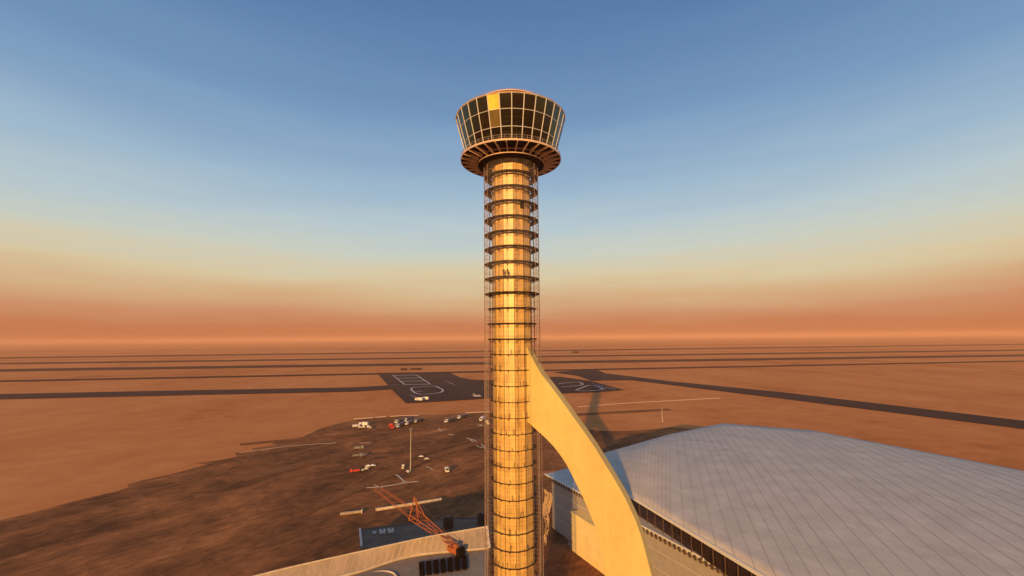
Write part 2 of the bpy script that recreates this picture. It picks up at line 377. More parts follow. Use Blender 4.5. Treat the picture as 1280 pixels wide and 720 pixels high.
# handrail
hr = MB()
for z, rr in ((141.45, .045), (140.95, .03)):
    for k in range(60):
        a0, a1 = R(6*k), R(6*k+6); hr.tube((12.95*math.sin(a0), -12.95*math.cos(a0), z), (12.95*math.sin(a1), -12.95*math.cos(a1), z), rr, 5)
for k in range(60):
    a = R(6*k); hr.tube((12.95*math.sin(a), -12.95*math.cos(a), 140.4), (12.95*math.sin(a), -12.95*math.cos(a), 141.45), .035, 5)
hr.build('handrail', M['galv'], tw)
# cab
NL = 30; A0 = 1.4
lv = [(11.35, 140.35), (12.35, 143.75), (13.40, 147.55), (14.30, 151.0)]
def cp(k, r, z): a = R(A0+12*k); return Vector((r*math.sin(a), -r*math.cos(a), z))
fr = MB()
for k in range(NL):
    for j in range(3): fr.tube(cp(k, *lv[j]), cp(k, *lv[j+1]), .12, 6)
for j, rr in ((0, .12), (1, .09), (2, .09), (3, .13)):
    for k in range(NL): fr.tube(cp(k, *lv[j]), cp(k+1, *lv[j]), rr, 6)
fr.build('window_frame', M['mull'], tw)
for j in range(3):
    for k in range(NL):
        b = MB(); q = [cp(k, *lv[j]), cp(k+1, *lv[j]), cp(k+1, *lv[j+1]), cp(k, *lv[j+1])]
        n = (q[1]-q[0]).cross(q[3]-q[0]).normalized()
        b.prism(q, -n*.04)
        mm = 'glass' if k != NL-2 or j == 0 else ('amber' if j == 2 else 'amber2')  # two panes coloured amber to stand in for the sun's reflection
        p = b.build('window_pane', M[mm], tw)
        if mm == 'amber': p['label'] = 'pane in the top row, painted amber as a bright sun reflection'
        if mm == 'amber2': p['label'] = 'pane below the bright one, painted dim amber as the fainter sun reflection'
# interior
b = MB(); b.lathe([(0.01, 140.36), (11.2, 140.36), (11.2, 140.5), (0.01, 140.5)], 48); b.build('cab_floor', M['grey'], tw)
b = MB(); b.lathe([(3.2, 140.5), (3.2, 150.7)], 24); b.build('cab_core', M['deck'], tw, smooth=True)
for zc in (143.7, 147.5):
    b = MB(); b.lathe([(.01, zc), (9.4, zc), (9.4, zc+.25), (.01, zc+.25)], 40); b.build('inner_floor', M['beam'], tw)
for k in range(12):
    a = R(30*k+9); b = MB(); b.tube((9.0*math.sin(a), -9.0*math.cos(a), 140.5), (9.0*math.sin(a), -9.0*math.cos(a), 150.7), .18, 8); b.build('inner_column', M['beam'], tw)
b = MB(); b.lathe([(.01, 150.75), (14.0, 150.75), (14.35, 150.95), (14.5, 151.12), (13.4, 151.5), (13.1, 151.6), (9.8, 153.85), (.01, 153.9)], 60); b.build('roof', M['rim'], tw)
b = MB(); b.lathe([(9.45, 153.8), (9.45, 154.15), (.01, 154.15)], 60); b.build('roof_step', M['soffit'], tw)
b = MB(); b.lathe([(.01, 154.1), (9.9, 154.1), (9.95, 154.3), (9.6, 154.42), (.01, 154.8)], 60); b.build('roof_cap', M['rim'], tw)
b = MB()
for k in range(36):
    a0, a1 = R(10*k), R(10*k+10); b.tube((13.2*math.sin(a0), -13.2*math.cos(a0), 152.5), (13.2*math.sin(a1), -13.2*math.cos(a1), 152.5), .035, 5)
    b.tube((13.2*math.sin(a0), -13.2*math.cos(a0), 151.7), (13.2*math.sin(a0), -13.2*math.cos(a0), 152.5), .03, 5)
b.build('roof_railing', M['galv'], tw)

# ------------------------------------------------------------------ scaffold round the shaft
sc = empty('tower_scaffold', (0, 0, 0), 'ring scaffold of dark platforms and thin pipes wrapped round the concrete shaft', 'scaffold')
z0, dz = 135.3, 3.78
for i in range(35):
    z = z0 - dz*i
    R2 = 6.9 if i <= 8 else (6.2 if i <= 11 else 5.45)
    n = 16
    b = MB()
    rin = 5.28
    seg = b.lathe([(rin, z-.06), (R2, z-.06), (R2, z+.06), (rin, z+.06)], n, R(11), close=True)
    pl = b.build('platform', M['plank'], sc)
    b = MB()
    for k in range(n):
        a = R(11+22.5*k); c, s = math.cos(a), math.sin(a)
        b.tube((5.2*s, -5.2*c, z-(.95 if R2 > 6 else .35)), (R2*s, -R2*c, z-.1), .07, 5)
        b.tube((5.0*s, -5.0*c, z-.12), ((R2+.1)*s, -(R2+.1)*c, z-.12), .07, 5)
        a2 = R(11+22.5*(k+1))
        rr = R2+.04
        b.tube((rr*s, -rr*c, z+.02), (rr*math.sin(a2), -rr*math.cos(a2), z+.02), .085, 5)
    b.build('bracket_frame', M['plank'], pl)
    if i <= 11:
        b = MB()
        for hh in (1.0,):
            for k in range(n):
                a, a2 = R(11+22.5*k), R(11+22.5*(k+1)); rr = 7.05
                b.tube((rr*math.sin(a), -rr*math.cos(a), z+hh), (rr*math.sin(a2), -rr*math.cos(a2), z+hh), .03, 4)
        b.build('guard_rail', M['galv'], pl)
    else:
        # form ties and props standing on the lower ring
        b = MB(); rnd = random.Random(i)
        for k in range(7):
            a = R(rnd.uniform(-80, 80)); c, s = math.cos(a), math.sin(a)
            b.tube((5.3*s, -5.3*c, z), (5.3*s+rnd.uniform(-.2, .2), -5.3*c, z+rnd.uniform(.6, 1.5)), .06, 4)
        b.build('prop', M['scaf'], pl)
for k in range(16):
    a = R(11+22.5*k); b = MB()
    d_ = ((math.degrees(a)+180) % 360)-180; fr_ = abs(d_) < 55
    b.tube((7.1*math.sin(a), -7.1*math.cos(a), 0), (7.1*math.sin(a), -7.1*math.cos(a), 138.0), .028 if fr_ else .06, 5)
    b.build('standard', M['scaf'] if fr_ else M['pipe'], sc)
for k in range(16):
    a = R(11+22.5*k); b = MB(); s, c = math.sin(a), math.cos(a)
    if -95 < ((math.degrees(a)+180) % 360)-180 < 50 and abs(((math.degrees(a)+180) % 360)-180) < 50: top = 0
    b.tube((5.75*s, -5.75*c, 0), (5.75*s, -5.75*c, 138.0), .028 if abs(((math.degrees(a)+180) % 360)-180) < 55 else .055, 5)
    b.build('standard', M['scaf'], sc)
# ladders / hoist masts left and right
for a, r1 in ((R(-84), 6.5), (R(82), 6.45)):
    s, c = math.sin(a), math.cos(a); b = MB(); t = Vector((c, s, 0)); P0 = Vector((r1*s, -r1*c, 0))
    for d in (-.45, .45): b.tube(P0+t*d, P0+t*d+Vector((0, 0, 137.5)), .05, 5)
    zz = .5
    while zz < 137: b.tube(P0-t*.45+Vector((0, 0, zz)), P0+t*.45+Vector((0, 0, zz)), .03, 4); zz += .5
    b.build('ladder', M['galv'], sc)
# ties between standards at half lifts
b = MB()
for i in range(70):
    z = 136.9-1.89*i
    for k in range(16):
        a = R(11+22.5*k); d = ((math.degrees(a)+180) % 360)-180
        if abs(d) > 55: b.tube((5.0*math.sin(a), -5.0*math.cos(a), z), (7.1*math.sin(a), -7.1*math.cos(a), z), .025, 4)
b.build('transom_pipes', M['pipe'], sc)
for lo_, hi_ in ((55, 130), (-130, -55)):
    b = MB()
    for i in range(36):
        z = 137.2-3.78*i
        for k in range(16):
            a = R(11+22.5*k); a2 = R(11+22.5*(k+1)); d = ((math.degrees(a)+11.25+180) % 360)-180
            if lo_ < d < hi_:
                for zz in (z, z-1.89): b.tube((7.1*math.sin(a), -7.1*math.cos(a), zz), (7.1*math.sin(a2), -7.1*math.cos(a2), zz), .04, 4)
                if k % 2: b.tube((7.1*math.sin(a), -7.1*math.cos(a), z), (7.1*math.sin(a2), -7.1*math.cos(a2), z-3.78), .035, 4)
    b.build('ledger_pipes', M['pipe'], sc)
b = MB(); b.lathe([(7.16, 106), (7.16, 138.2)], 32); b.build('debris_net', M['net'], sc)
# torn pale netting at the foot
b = MB(); rnd = random.Random(3)
tn = empty('torn_netting', (7.6, -2, 50), 'pale torn netting hanging beside the scaffold, over the terminal tip', 'netting')
T = Loc(tn)
NN = 9; rows = []
for i in range(22):
    z = 57.5-i*.55; f = i/21; row = []
    for k in range(NN):
        g = k/(NN-1); wd = 1.9*(1-.55*f)
        row.append(b.bm.verts.new((7.25+g*wd+.25*math.sin(i*.5)+.1*rnd.uniform(-1, 1), -1.6+.35*math.sin(g*9+i*.3)+.1*rnd.uniform(-1, 1), z-(rnd.uniform(0, 1.8) if i == 21 else 0)-1.2*g*(1-f))))
    rows.append(row)
for i in range(21):
    for k in range(NN-1):
        if i > 12 and (k*7+3) % 4 == 0: continue
        if rnd.random() < .06+.15*i/21: continue
        b.bm.faces.new((rows[i][k], rows[i][k+1], rows[i+1][k+1], rows[i+1][k]))
o = T.build(b, 'net_sheet', M['pale']); sf = o.modifiers.new('thick', 'SOLIDIFY'); sf.thickness = .03

# ------------------------------------------------------------------ fin
th = R(25); nf = Vector((-math.sin(th), -math.cos(th), 0)); uf = Vector((math.cos(th), -math.sin(th), 0)); tf = 3.2
outer = [(654, 423), (660, 437), (663.6, 445), (670, 456.5), (677, 468.6), (686.6, 480.3), (695, 491.5), (704, 503.6), (713, 516.5), (723.6, 531), (734, 545.5), (744, 560), (752.5, 574), (766, 596), (780, 620), (788, 636.5), (795, 652), (802, 672), (807.5, 692), (811.5, 708), (815, 722)]
inner = [(657, 526), (664, 531.5), (671, 538), (682, 548), (692.5, 559), (700, 569), (707.5, 580), (715, 594.5), (722.5, 610), (729, 623), (735, 637.5), (742, 654), (747.5, 670), (752, 694), (756, 720)]
def f2(px, py): P = onplane(px, py, nf, tf/2); return (P.dot(uf), P.z)
O = [f2(*p) for p in outer]; I = [f2(*p) for p in inner]
print('fin outer end', O[-1], 'inner end', I[-1], 'top', O[0], 'inner top', I[0])
ox, oz = O[-1]; ix, iz = I[-1]
O += [(ox+1.3, oz*.75), (ox+2.1, oz*.5), (ox+2.4, oz*.25), (ox+2.4, 0)]
I += [(ix+.6, iz*.75), (ix+.8, iz*.5), (ix+.6, iz*.25), (ix+.2, 0)]
O = [(3.0, O[0][1]+.3)] + O; I = [(3.0, I[0][1]+1.2)] + I
fin = empty('curved_fin', (O[-1][0]*uf.x, O[-1][0]*uf.y, 0), 'huge smooth cream curved buttress sweeping from mid-shaft down to the right', 'buttress')
T = Loc(fin)
b = MB()
def f3(q, side): return uf*q[0] + nf*(tf/2 if side else -tf/2) + Vector((0, 0, q[1]))
# resample both edges to the same count
def resample(P, n):
    L_ = [0]
    for a, c in zip(P, P[1:]): L_.append(L_[-1]+math.dist(a, c))
    out = []
    for i in range(n):
        t = L_[-1]*i/(n-1); k = 0
        while k < len(L_)-2 and L_[k+1] < t: k += 1
        f = (t-L_[k])/max(1e-9, L_[k+1]-L_[k]); out.append((P[k][0]+(P[k+1][0]-P[k][0])*f, P[k][1]+(P[k+1][1]-P[k][1])*f))
    return out
nO = 70; Or = resample(O, nO); Ir = resample(I, nO)
vo = [[b.bm.verts.new(f3(q, s)) for q in Or] for s in (1, 0)]
vi = [[b.bm.verts.new(f3(q, s)) for q in Ir] for s in (1, 0)]
for i in range(nO-1):
    for s in (0, 1): b.bm.faces.new((vo[s][i], vo[s][i+1], vi[s][i+1], vi[s][i]))
    b.bm.faces.new((vo[0][i], vo[1][i], vo[1][i+1], vo[0][i+1])); b.bm.faces.new((vi[0][i], vi[0][i+1], vi[1][i+1], vi[1][i]))
b.bm.faces.new((vo[0][0], vi[0][0], vi[1][0], vo[1][0])); b.bm.faces.new((vo[0][-1], vo[1][-1], vi[1][-1], vi[0][-1]))
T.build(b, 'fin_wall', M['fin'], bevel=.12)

# ------------------------------------------------------------------ terminal on the right
V = Vector
tip = G(681, 592.5, 25); e2 = G(838, 676, 25); ed = (e2-tip).normalized(); print('tip', tip, 'e2', e2)
en = V((-ed.y, ed.x, 0));
if en.x < 0: en = -en           # into the building
eEnd = e2+ed*60
tm = empty('terminal_building', (60, 60, 0), 'vast pale-roofed terminal with sharp pointed eave, behind the curved buttress', 'terminal')
T = Loc(tm)
far1 = G(707, 584.5, 25.6); far2 = G(760, 566, 27)
# lower tier roof slab
low = [tip, far1, far2+V((6, 6, -1.5)), V((146, 199, 25)), V((184, 184, 25)), V((217, 147, 25)), V((238, 98, 25)), V((164, -106, 25)), e2+ed*140]
b = MB(); b.prism([(p.x, p.y, 24.1) for p in low], (0, 0, .9)); T.build(b, 'lower_roof', M['roofw'])
# walls
ins = 1.6
wl = [tip+ed*4+en*ins, V((far1.x+1.5, far1.y-1.5, 0)), V((far2.x+5, far2.y+3, 0)), V((144, 195, 0)), V((182, 181, 0)), V((214, 145, 0)), V((234, 98, 0)), V((162, -102, 0)), e2+ed*139+en*ins]
b = MB(); b.prism([(p.x, p.y, 0) for p in wl], (0, 0, 24.05)); T.build(b, 'wall', M['wallg'])
# horizontal joints and doors on the near wall
def on_wall(s, off_, z): q = tip+ed*s+en*(ins-off_); return V((q.x, q.y, z))
for z in (6, 12, 18):
    b = MB(); b.prism([on_wall(5, .0, z), on_wall(130, .0, z), on_wall(130, .06, z), on_wall(5, .06, z)], (0, 0, .25)); T.build(b, 'string_course', M['kerb'])
for k in range(16):
    s = 62+k*4.2; b = MB(); b.prism([on_wall(s, -.02, 1.5), on_wall(s+2.6, -.02, 1.5), on_wall(s+2.6, .05, 1.5), on_wall(s, .05, 1.5)], (0, 0, 3.5)); T.build(b, 'window', M['glazing'])
# toothed gutter along the eave
s = 1.0
while s < 140:
    b = MB(); q = tip+ed*s; b.box((q.x-en.x*.12, q.y-en.y*.12, 23.9), (.9, .35, 1.5), math.atan2(ed.y, ed.x)); s += 2.1
    T.build(b, 'eave_bracket', M['deck'])
b = MB(); q0 = tip-en*.15; q1 = tip+ed*140-en*.15
b.prism([(q0.x, q0.y, 24.75), (q1.x, q1.y, 24.75), (q1.x+en.x*.7, q1.y+en.y*.7, 24.75), (q0.x+en.x*.7, q0.y+en.y*.7, 24.75)], (0, 0, .45)); T.build(b, 'eave_trim', M['white'])
# upper tier
ZU = 32
ua = G(789, 620.5, ZU); ub = G(838, 650, ZU); ud = (ub-ua).normalized(); print('upper', ua, ub)
uc = G(752, 567, ZU); ue = G(838, 542.5, ZU); print(uc, ue)
fdir = (ue-uc).normalized()
uN = G(771, 609.5, ZU)          # eave start, behind the fin
uEnd = ub+ud*70; uFar = ue+fdir*150
NE = [uN, V((ua.x, ua.y, ZU)), V((ub.x, ub.y, ZU)), V((uEnd.x, uEnd.y, ZU)), V((112, -78, ZU)), V((160, -96, ZU))]
FE = [uc, uc.lerp(ue, .45), V((ue.x, ue.y, ZU+.0)), V((142, 193, ZU+3)), V((186, 168, ZU+3)), V((230, 96, ZU))]
def res3(P, n):
    L_ = [0]
    for a, c in zip(P, P[1:]): L_.append(L_[-1]+(a-c).length)
    out = []
    for i in range(n):
        t = L_[-1]*i/(n-1); k = 0
        while k < len(L_)-2 and L_[k+1] < t: k += 1
        out.append(P[k].lerp(P[k+1], (t-L_[k])/max(1e-9, L_[k+1]-L_[k])))
    return out
def loft(P, n):
    out = []
    m = len(P)-1
    for i in range(n):
        t = i/(n-1)*m; k = min(m-1, int(t)); out.append(P[k].lerp(P[k+1], t-k))
    return out
nu, nv = 51, 22
NE = loft(NE, nu); FE = loft(FE, nu)
b = MB(); grid = []
for i in range(nu):
    u_ = i/(nu-1); row = []
    for j in range(nv):
        v_ = j/(nv-1); P = NE[i].lerp(FE[i], v_)
        hump = 5.5*math.sin(math.pi*v_)**.9*(.35+.65*u_) + 2.6*max(0, 1-abs(u_-.27)/.16)*math.sin(math.pi*v_)**.8
        row.append(b.bm.verts.new((P.x, P.y, P.z+hump)))
    grid.append(row)
gp = [[v.co.copy() for v in row] for row in grid]
for i in range(nu-1):
    for j in range(nv-1): b.bm.faces.new((grid[i][j], grid[i+1][j], grid[i+1][j+1], grid[i][j+1]))
o = T.build(b, 'upper_roof', M['roofw'], smooth=True); sf = o.modifiers.new('thick', 'SOLIDIFY'); sf.thickness = .9; sf.offset = -1
# raised seams running up the shell
b = MB()
for i in range(0, nu):
    for j in range(nv-1): b.tube(gp[i][j]+V((0, 0, .06)), gp[i][j+1]+V((0, 0, .06)), .09, 4)
T.build(b, 'roof_seam_lines', M['roofs'])
edge = [gp[i][0] for i in range(nu)] + [gp[nu-1][j] for j in range(1, nv)] + [gp[i][nv-1] for i in range(nu-2, -1, -1)] + [gp[0][j] for j in range(nv-2, 0, -1)]
b = MB(); un = V((-ud.y, ud.x, 0)); un = un if un.x > 0 else -un
s0, s1 = uN-un*.1, uEnd-un*.1
b.prism([(s0.x, s0.y, ZU-.9), (s1.x, s1.y, ZU-.9), (s1.x+un.x*.5, s1.y+un.y*.5, ZU-.9), (s0.x+un.x*.5, s0.y+un.y*.5, ZU-.9)], (0, 0, 1.1)); T.build(b, 'fascia', M['white'])
cc = sum(edge, V((0, 0, 0)))/len(edge)
b = MB(); ri = [p+(cc-p).normalized()*2.2 for p in edge]; n = len(edge)
for i in range(n):
    p, q = ri[i], ri[(i+1) % n]; pz, qz = edge[i].z-.5, edge[(i+1) % n].z-.5
    b.poly([(p.x, p.y, 24.9), (q.x, q.y, 24.9), (q.x, q.y, qz), (p.x, p.y, pz)])
T.build(b, 'clerestory', M['glazing'])
b = MB(); L0 = uN+un*1.2; L1 = uEnd+un*1.2; nb = 22
for k in range(nb+1):
    q = L0.lerp(L1, k/nb); b = MB(); b.box((q.x, q.y, 28), (.16, .3, 6), math.atan2(ud.y, ud.x)); T.build(b, 'clerestory_mullion', M['deck'])
# low cream block in front of the terminal wall, scaffolded at its end
ya = G(714, 641, 16); bl = empty('stair_block', (ya.x, ya.y, 0), 'sunlit cream stair block against the terminal wall, under the curved buttress', 'building')
TB = Loc(bl)
p1 = V((ya.x, ya.y, 0)); p2 = p1+ed*34; dpt = 9
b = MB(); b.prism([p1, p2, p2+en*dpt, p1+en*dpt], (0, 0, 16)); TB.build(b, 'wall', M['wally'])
b = MB(); b.prism([p1-en*.25-ed*.25+V((0, 0, 16.01)), p2-en*.25+V((0, 0, 16.01)), p2+en*dpt+V((0, 0, 16.01)), p1+en*dpt-ed*.25+V((0, 0, 16.01))], (0, 0, .5)); TB.build(b, 'parapet', M['wally'])
es = empty('end_scaffold', (ya.x, ya.y, 0), 'narrow pipe scaffold standing at the end of the cream stair block', 'scaffold')
TS = Loc(es); b = MB(); qa = p1-ed*.5-en*.3; qb = p1-ed*2.3-en*.3
for q in (qa, qb, qa+en*1.5, qb+en*1.5):
    b.tube(q, q+V((0, 0, 17.5)), .12, 5)
TS.build(b, 'pole', M['galv'])
for k in range(1, 9):
    b = MB(); z = V((0, 0, 2*k)); b.prism([qa+z, qb+z, qb+en*1.5+z, qa+en*1.5+z], (0, 0, .12)); TS.build(b, 'platform', M['beam'])
b = MB()
for k in range(8): b.tube(qa+V((0, 0, 2*k)), qb+V((0, 0, 2*k+2)), .05, 4)
TS.build(b, 'brace', M['galv'])

# ------------------------------------------------------------------ concourse on the lower left
topE = curve([(250, 738), (350, 712.5), (441.7, 691.7), (490, 681), (533, 671.7), (557, 667.3), (608, 658.6)], 5)
botE = curve([(230, 768), (340, 742), (441.7, 716.7), (473, 706.7), (507, 696.5), (543, 691), (578, 688), (611, 685)], 5)
cn = empty('concourse_building', (-60, 30, 0), 'low concourse with curved salmon canopy band and grey roof with dark skylights', 'building')
T = Loc(cn)
TE = [G(x, y, 26) for x, y in topE]; BE = [G(x, y, 21.6) for x, y in botE]
def res3(P, n):
    L_ = [0]
    for a, c in zip(P, P[1:]): L_.append(L_[-1]+(a-c).length)
    out = []
    for i in range(n):
        t = L_[-1]*i/(n-1); k = 0
        while k < len(L_)-2 and L_[k+1] < t: k += 1
        out.append(P[k].lerp(P[k+1], (t-L_[k])/max(1e-9, L_[k+1]-L_[k])))
    return out
n = 41; TE = res3(TE, n); BE = res3(BE, n)
b = MB()
for i in range(n-1):
    q = [BE[i], BE[i+1], TE[i+1], TE[i]]; b.prism(q, (0, 0, -.5))
T.build(b, 'canopy', M['band'])
b = MB()
for i in range(0, n):
    if i % 1 == 0: b.tube(BE[i]+V((0, 0, .05)), TE[i]+V((0, 0, .05)), .09, 4)
T.build(b, 'canopy_seam', M['beam'])
b = MB()
for i in range(n-1):
    b.tube(BE[i]+V((0, 0, .1)), BE[i+1]+V((0, 0, .1)), .28, 6)
T.build(b, 'canopy_edge', M['kerb']); b = MB()
for i in range(n-1): b.tube(TE[i]+V((0, 0, .1)), TE[i+1]+V((0, 0, .1)), .22, 6)
T.build(b, 'canopy_edge', M['kerb'])
b = MB(); b.tube(BE[-1]+V((.25, 0, .2)), TE[-1]+V((.25, 0, .2)), .4, 6); T.build(b, 'canopy_end', M['white'])
# roof below the canopy, sloping gently to the camera, and walls
near = [V((p.x, p.y-45, 17.5)) for p in BE]
b = MB()
for i in range(n-1):
    q = [near[i], near[i+1], BE[i+1]+V((0, 0, -.55)), BE[i]+V((0, 0, -.55))]; b.poly(q)
T.build(b, 'roof', M['roofg'])
b = MB()
lo = [V((p.x, p.y, 0)) for p in near]; hi = [V((p.x, p.y, 0)) for p in TE]
for i in range(n-1):
    b.poly([lo[i], lo[i+1], near[i+1], near[i]]); b.poly([hi[i], hi[i+1], TE[i+1]+V((0, 0, -.55)), TE[i]+V((0, 0, -.55))])
for i in (0, -1):
    b.poly([lo[i], near[i], BE[i]+V((0, 0, -.56)), TE[i]+V((0, 0, -.56)), hi[i]])
T.build(b, 'wall', M['wallg'])
# skylights: dark openings on the grey roof
def roofpt(px, py, lift=.0):
    # intersection with the sloping roof near the canopy (fit from two depths)
    P0 = BE[30]; a = (17.5-21.05)/-45.0
    nrm = V((0, -a, 1)); base = V((P0.x, P0.y, 21.05))
    v = ray(px, py); t = nrm.dot(base-CAM)/nrm.dot(v); P = CAM+v*t; P.z += lift; return P
for k in range(7):
    x0 = 523.5+k*8.9; x1 = x0+6.4; yt = 704.5-k*1.35; yb = 721-k*1.3
    q = [roofpt(x0+1.0, yb, .1), roofpt(x1+1.0, yb-.6, .1), roofpt(x1, yt-.8, .1), roofpt(x0, yt, .1)]
    b = MB(); b.prism(q, (0, 0, .35)); T.build(b, 'skylight', M['dark'])
# curved parapet at the lower left corner
b = MB(); q = [roofpt(x, y, .3) for x, y in curve([(455, 722), (468, 717), (482, 715.5), (492, 718), (497, 724)], 5)]
for a, c in zip(q, q[1:]): b.tube(a, c, .35, 6)
T.build(b, 'round_vent_kerb', M['kerb'])
# annexe behind
AZ = 12
ax = [G(x, y, AZ) for x, y in ((452, 684), (450, 662.5), (480, 658.5), (513, 655), (557, 648.5), (607, 647.3), (640, 646), (640, 664), (560, 672), (500, 684))]
an = empty('annexe_building', (ax[0].x, ax[0].y, 0), 'flat grey-roofed annexe behind the salmon canopy, left of the tower', 'building')
T = Loc(an); b = MB(); b.prism([(p.x, p.y, 0) for p in ax], (0, 0, AZ)); T.build(b, 'wall', M['annexe'])
b = MB()
b.tube(ax[0]+V((0, 0, .4)), ax[1]+V((0, 0, .4)), .5, 6); T.build(b, 'end_parapet', M['offwhite'])
b = MB()
for a, c in zip(ax[1:7], ax[2:7]): b.tube(a+V((0, 0, .2)), c+V((0, 0, .2)), .28, 6)
T.build(b, 'parapet', M['annexe'])
def roof_unit(px, py, s, lab):
    p = G(px, py, AZ); o = empty('roof_unit', p, lab, 'roof unit', 'white units on the annexe roof', .3)
    b = MB(); b.box((0, 0, .75*s), (2.4*s, 1.6*s, 1.3*s)); b.build('casing', M['white'], o, bevel=.08)
    b = MB(); b.tube((0, 0, 1.4*s), (0, 0, 1.65*s), .55*s, 14); b.build('fan_cowl', M['grey'], o)
    b = MB(); b.box((-.8*s, 0, .05), (.2, 1.6*s, .12)); b.box((.8*s, 0, .05), (.2, 1.6*s, .12)); b.build('skid', M['deck'], o)
roof_unit(468, 667, .6, 'small white unit on the annexe roof, leftmost of three')
roof_unit(478, 666.5, 1.0, 'white unit on the annexe roof, middle of three')
roof_unit(488.5, 665.5, 1.0, 'white unit on the annexe roof, rightmost of three')
def water_tank(px, py, lab):
    p = G(px, py, AZ); o = empty('water_tank', p, lab, 'water tank', 'dark tanks on the annexe roof')
    b = MB(); b.lathe([(.01, .9), (2.1, .9), (2.2, 1.1), (2.2, 4.2), (2.0, 4.6), (.7, 5.0), (.01, 5.05)], 24); b.build('tank_body', M['plank'], o, smooth=True)
    b = MB(); b.tube((0, 0, 5.0), (0, 0, 5.4), .5, 12); b.build('lid', M['grey'], o)
    for sx, sy in ((-1, -1), (1, -1), (1, 1), (-1, 1)):
        b = MB(); b.box((sx*1.3, sy*1.3, .45), (.3, .3, .95)); b.build('leg', M['scaf'], o)
water_tank(560.5, 661.5, 'dark round water tank on annexe roof nearest the crane')
water_tank(603, 656, 'dark round water tank on annexe roof beside the scaffold')

# ------------------------------------------------------------------ crane
cb = G(567.5, 690, 21.5); cr_o = empty('crane', (cb.x, cb.y, 0), 'orange lattice crane with a long boom reaching left over the canopy', 'crane')
T = Loc(cr_o)
def truss(b, A, B, wa, wb, ha, hb, n, r=.12):
    d = (B-A).normalized(); s = d.cross(V((0, 0, 1))).normalized(); u = s.cross(d).normalized()
    def c(i, k):
        f = i/n; w_ = wa+(wb-wa)*f; h_ = ha+(hb-ha)*f; P = A.lerp(B, f)
        return P + s*(w_/2*(-1 if k in (0, 3) else 1)) + u*(h_/2*(-1 if k < 2 else 1))
    for k in range(4): b.tube(c(0, k), c(n, k), r, 5)
    for i in range(n):
        for k in range(4):
            k2 = (k+1) % 4
            b.tube(c(i, k), c(i+1, k2), r*.3, 4); b.tube(c(i, k), c(i, k2), r*.3, 4)
base = V((cb.x, cb.y, 23.0)); knee = G(518, 644, 29); knee2 = G(471, 610, 33)
b = MB(); truss(b, V((cb.x, cb.y, 0)), V((cb.x, cb.y, 21.5)), 1.8, 1.8, 1.8, 1.8, 12, .13); T.build(b, 'mast', M['crane'])
rzc = math.atan2(knee.y-base.y, knee.x-base.x)
b = MB(); b.box((cb.x, cb.y, 22.4), (4.5, 2.6, 1.6), rzc); T.build(b, 'slewing_platform', M['crane'], bevel=.15)
bk = V((cb.x-math.cos(rzc)*3.0, cb.y-math.sin(rzc)*3.0, 22.3)); b = MB(); b.box(bk, (1.6, 2.8, 2.6), rzc); T.build(b, 'counterweight', M['dark'], bevel=.1)
b = MB(); b.box((cb.x+.9, cb.y-1.4, 23.8), (1.5, 1.2, 1.8), rzc); T.build(b, 'cab', M['crane'], bevel=.1)
b = MB(); truss(b, base+V((0, 0, .8)), knee, 1.0, 4.6, 1.0, 1.6, 6, .18); T.build(b, 'boom', M['crane'])
b = MB(); truss(b, knee, knee2, 4.4, 2.6, .8, .6, 6, .10); T.build(b, 'jib', M['crane'])
b = MB(); kp = knee+V((0, 0, 6.5)); dd = (knee-base).normalized(); sd = dd.cross(V((0, 0, 1))).normalized()
for sgn in (-1, 1): b.tube(knee+sd*2.6*sgn-V((0, 0, 1)), kp, .26, 5); b.tube(knee-dd*5+sd*2*sgn, kp, .16, 5)
b.tube(knee+sd*2.6-V((0, 0, 1)), knee-sd*2.6-V((0, 0, 1)), .25, 5); T.build(b, 'a_frame', M['crane'])
b = MB(); b.tube(kp, knee2, .05, 4); b.tube(kp, bk+V((0, 0, 1.5)), .06, 4); T.build(b, 'pendant_cable', M['scaf'])
# long low wall and pipe on the yard
def barrier(xa, ya_, xb, yb_, wd, h, lab, name, cat, m, cap=None):
    A = G(xa, ya_); B = G(xb, yb_); o = empty(name, A, lab, cat); T = Loc(o)
    b = MB(); b.prism([(p.x, p.y, .02) for p in strip_pts(A, B, wd)], (0, 0, h)); T.build(b, 'panel_run', m)
    d = (B-A); L_ = d.length; k = 0
    while k*3.0 < L_:
        b = MB(); q = A+d*(k*3.0/L_); b.box((q.x, q.y, h/2+.15), (.25, wd+.25, h+.2), math.atan2(d.y, d.x)); k += 1; T.build(b, 'post', m)
barrier(470, 638.5, 552, 625.5, .9, 1.3, 'long pale concrete barrier lying across the dark yard behind the crane', 'barrier', 'barrier', M['kerb'])
A = G(425, 645); B = G(453, 641.5); pp = empty('site_pipe', A, 'short thick tan pipe with flanged end on the yard', 'pipe'); T = Loc(pp)
b = MB(); b.tube(A+V((0, 0, 1)), B+V((0, 0, 1)), .8, 14); T.build(b, 'pipe_run', M['band']); b = MB(); b.tube(B+V((-.4, 0, 1)), B+V((.1, 0, 1)), 1.25, 16); T.build(b, 'flange', M['kerb'])

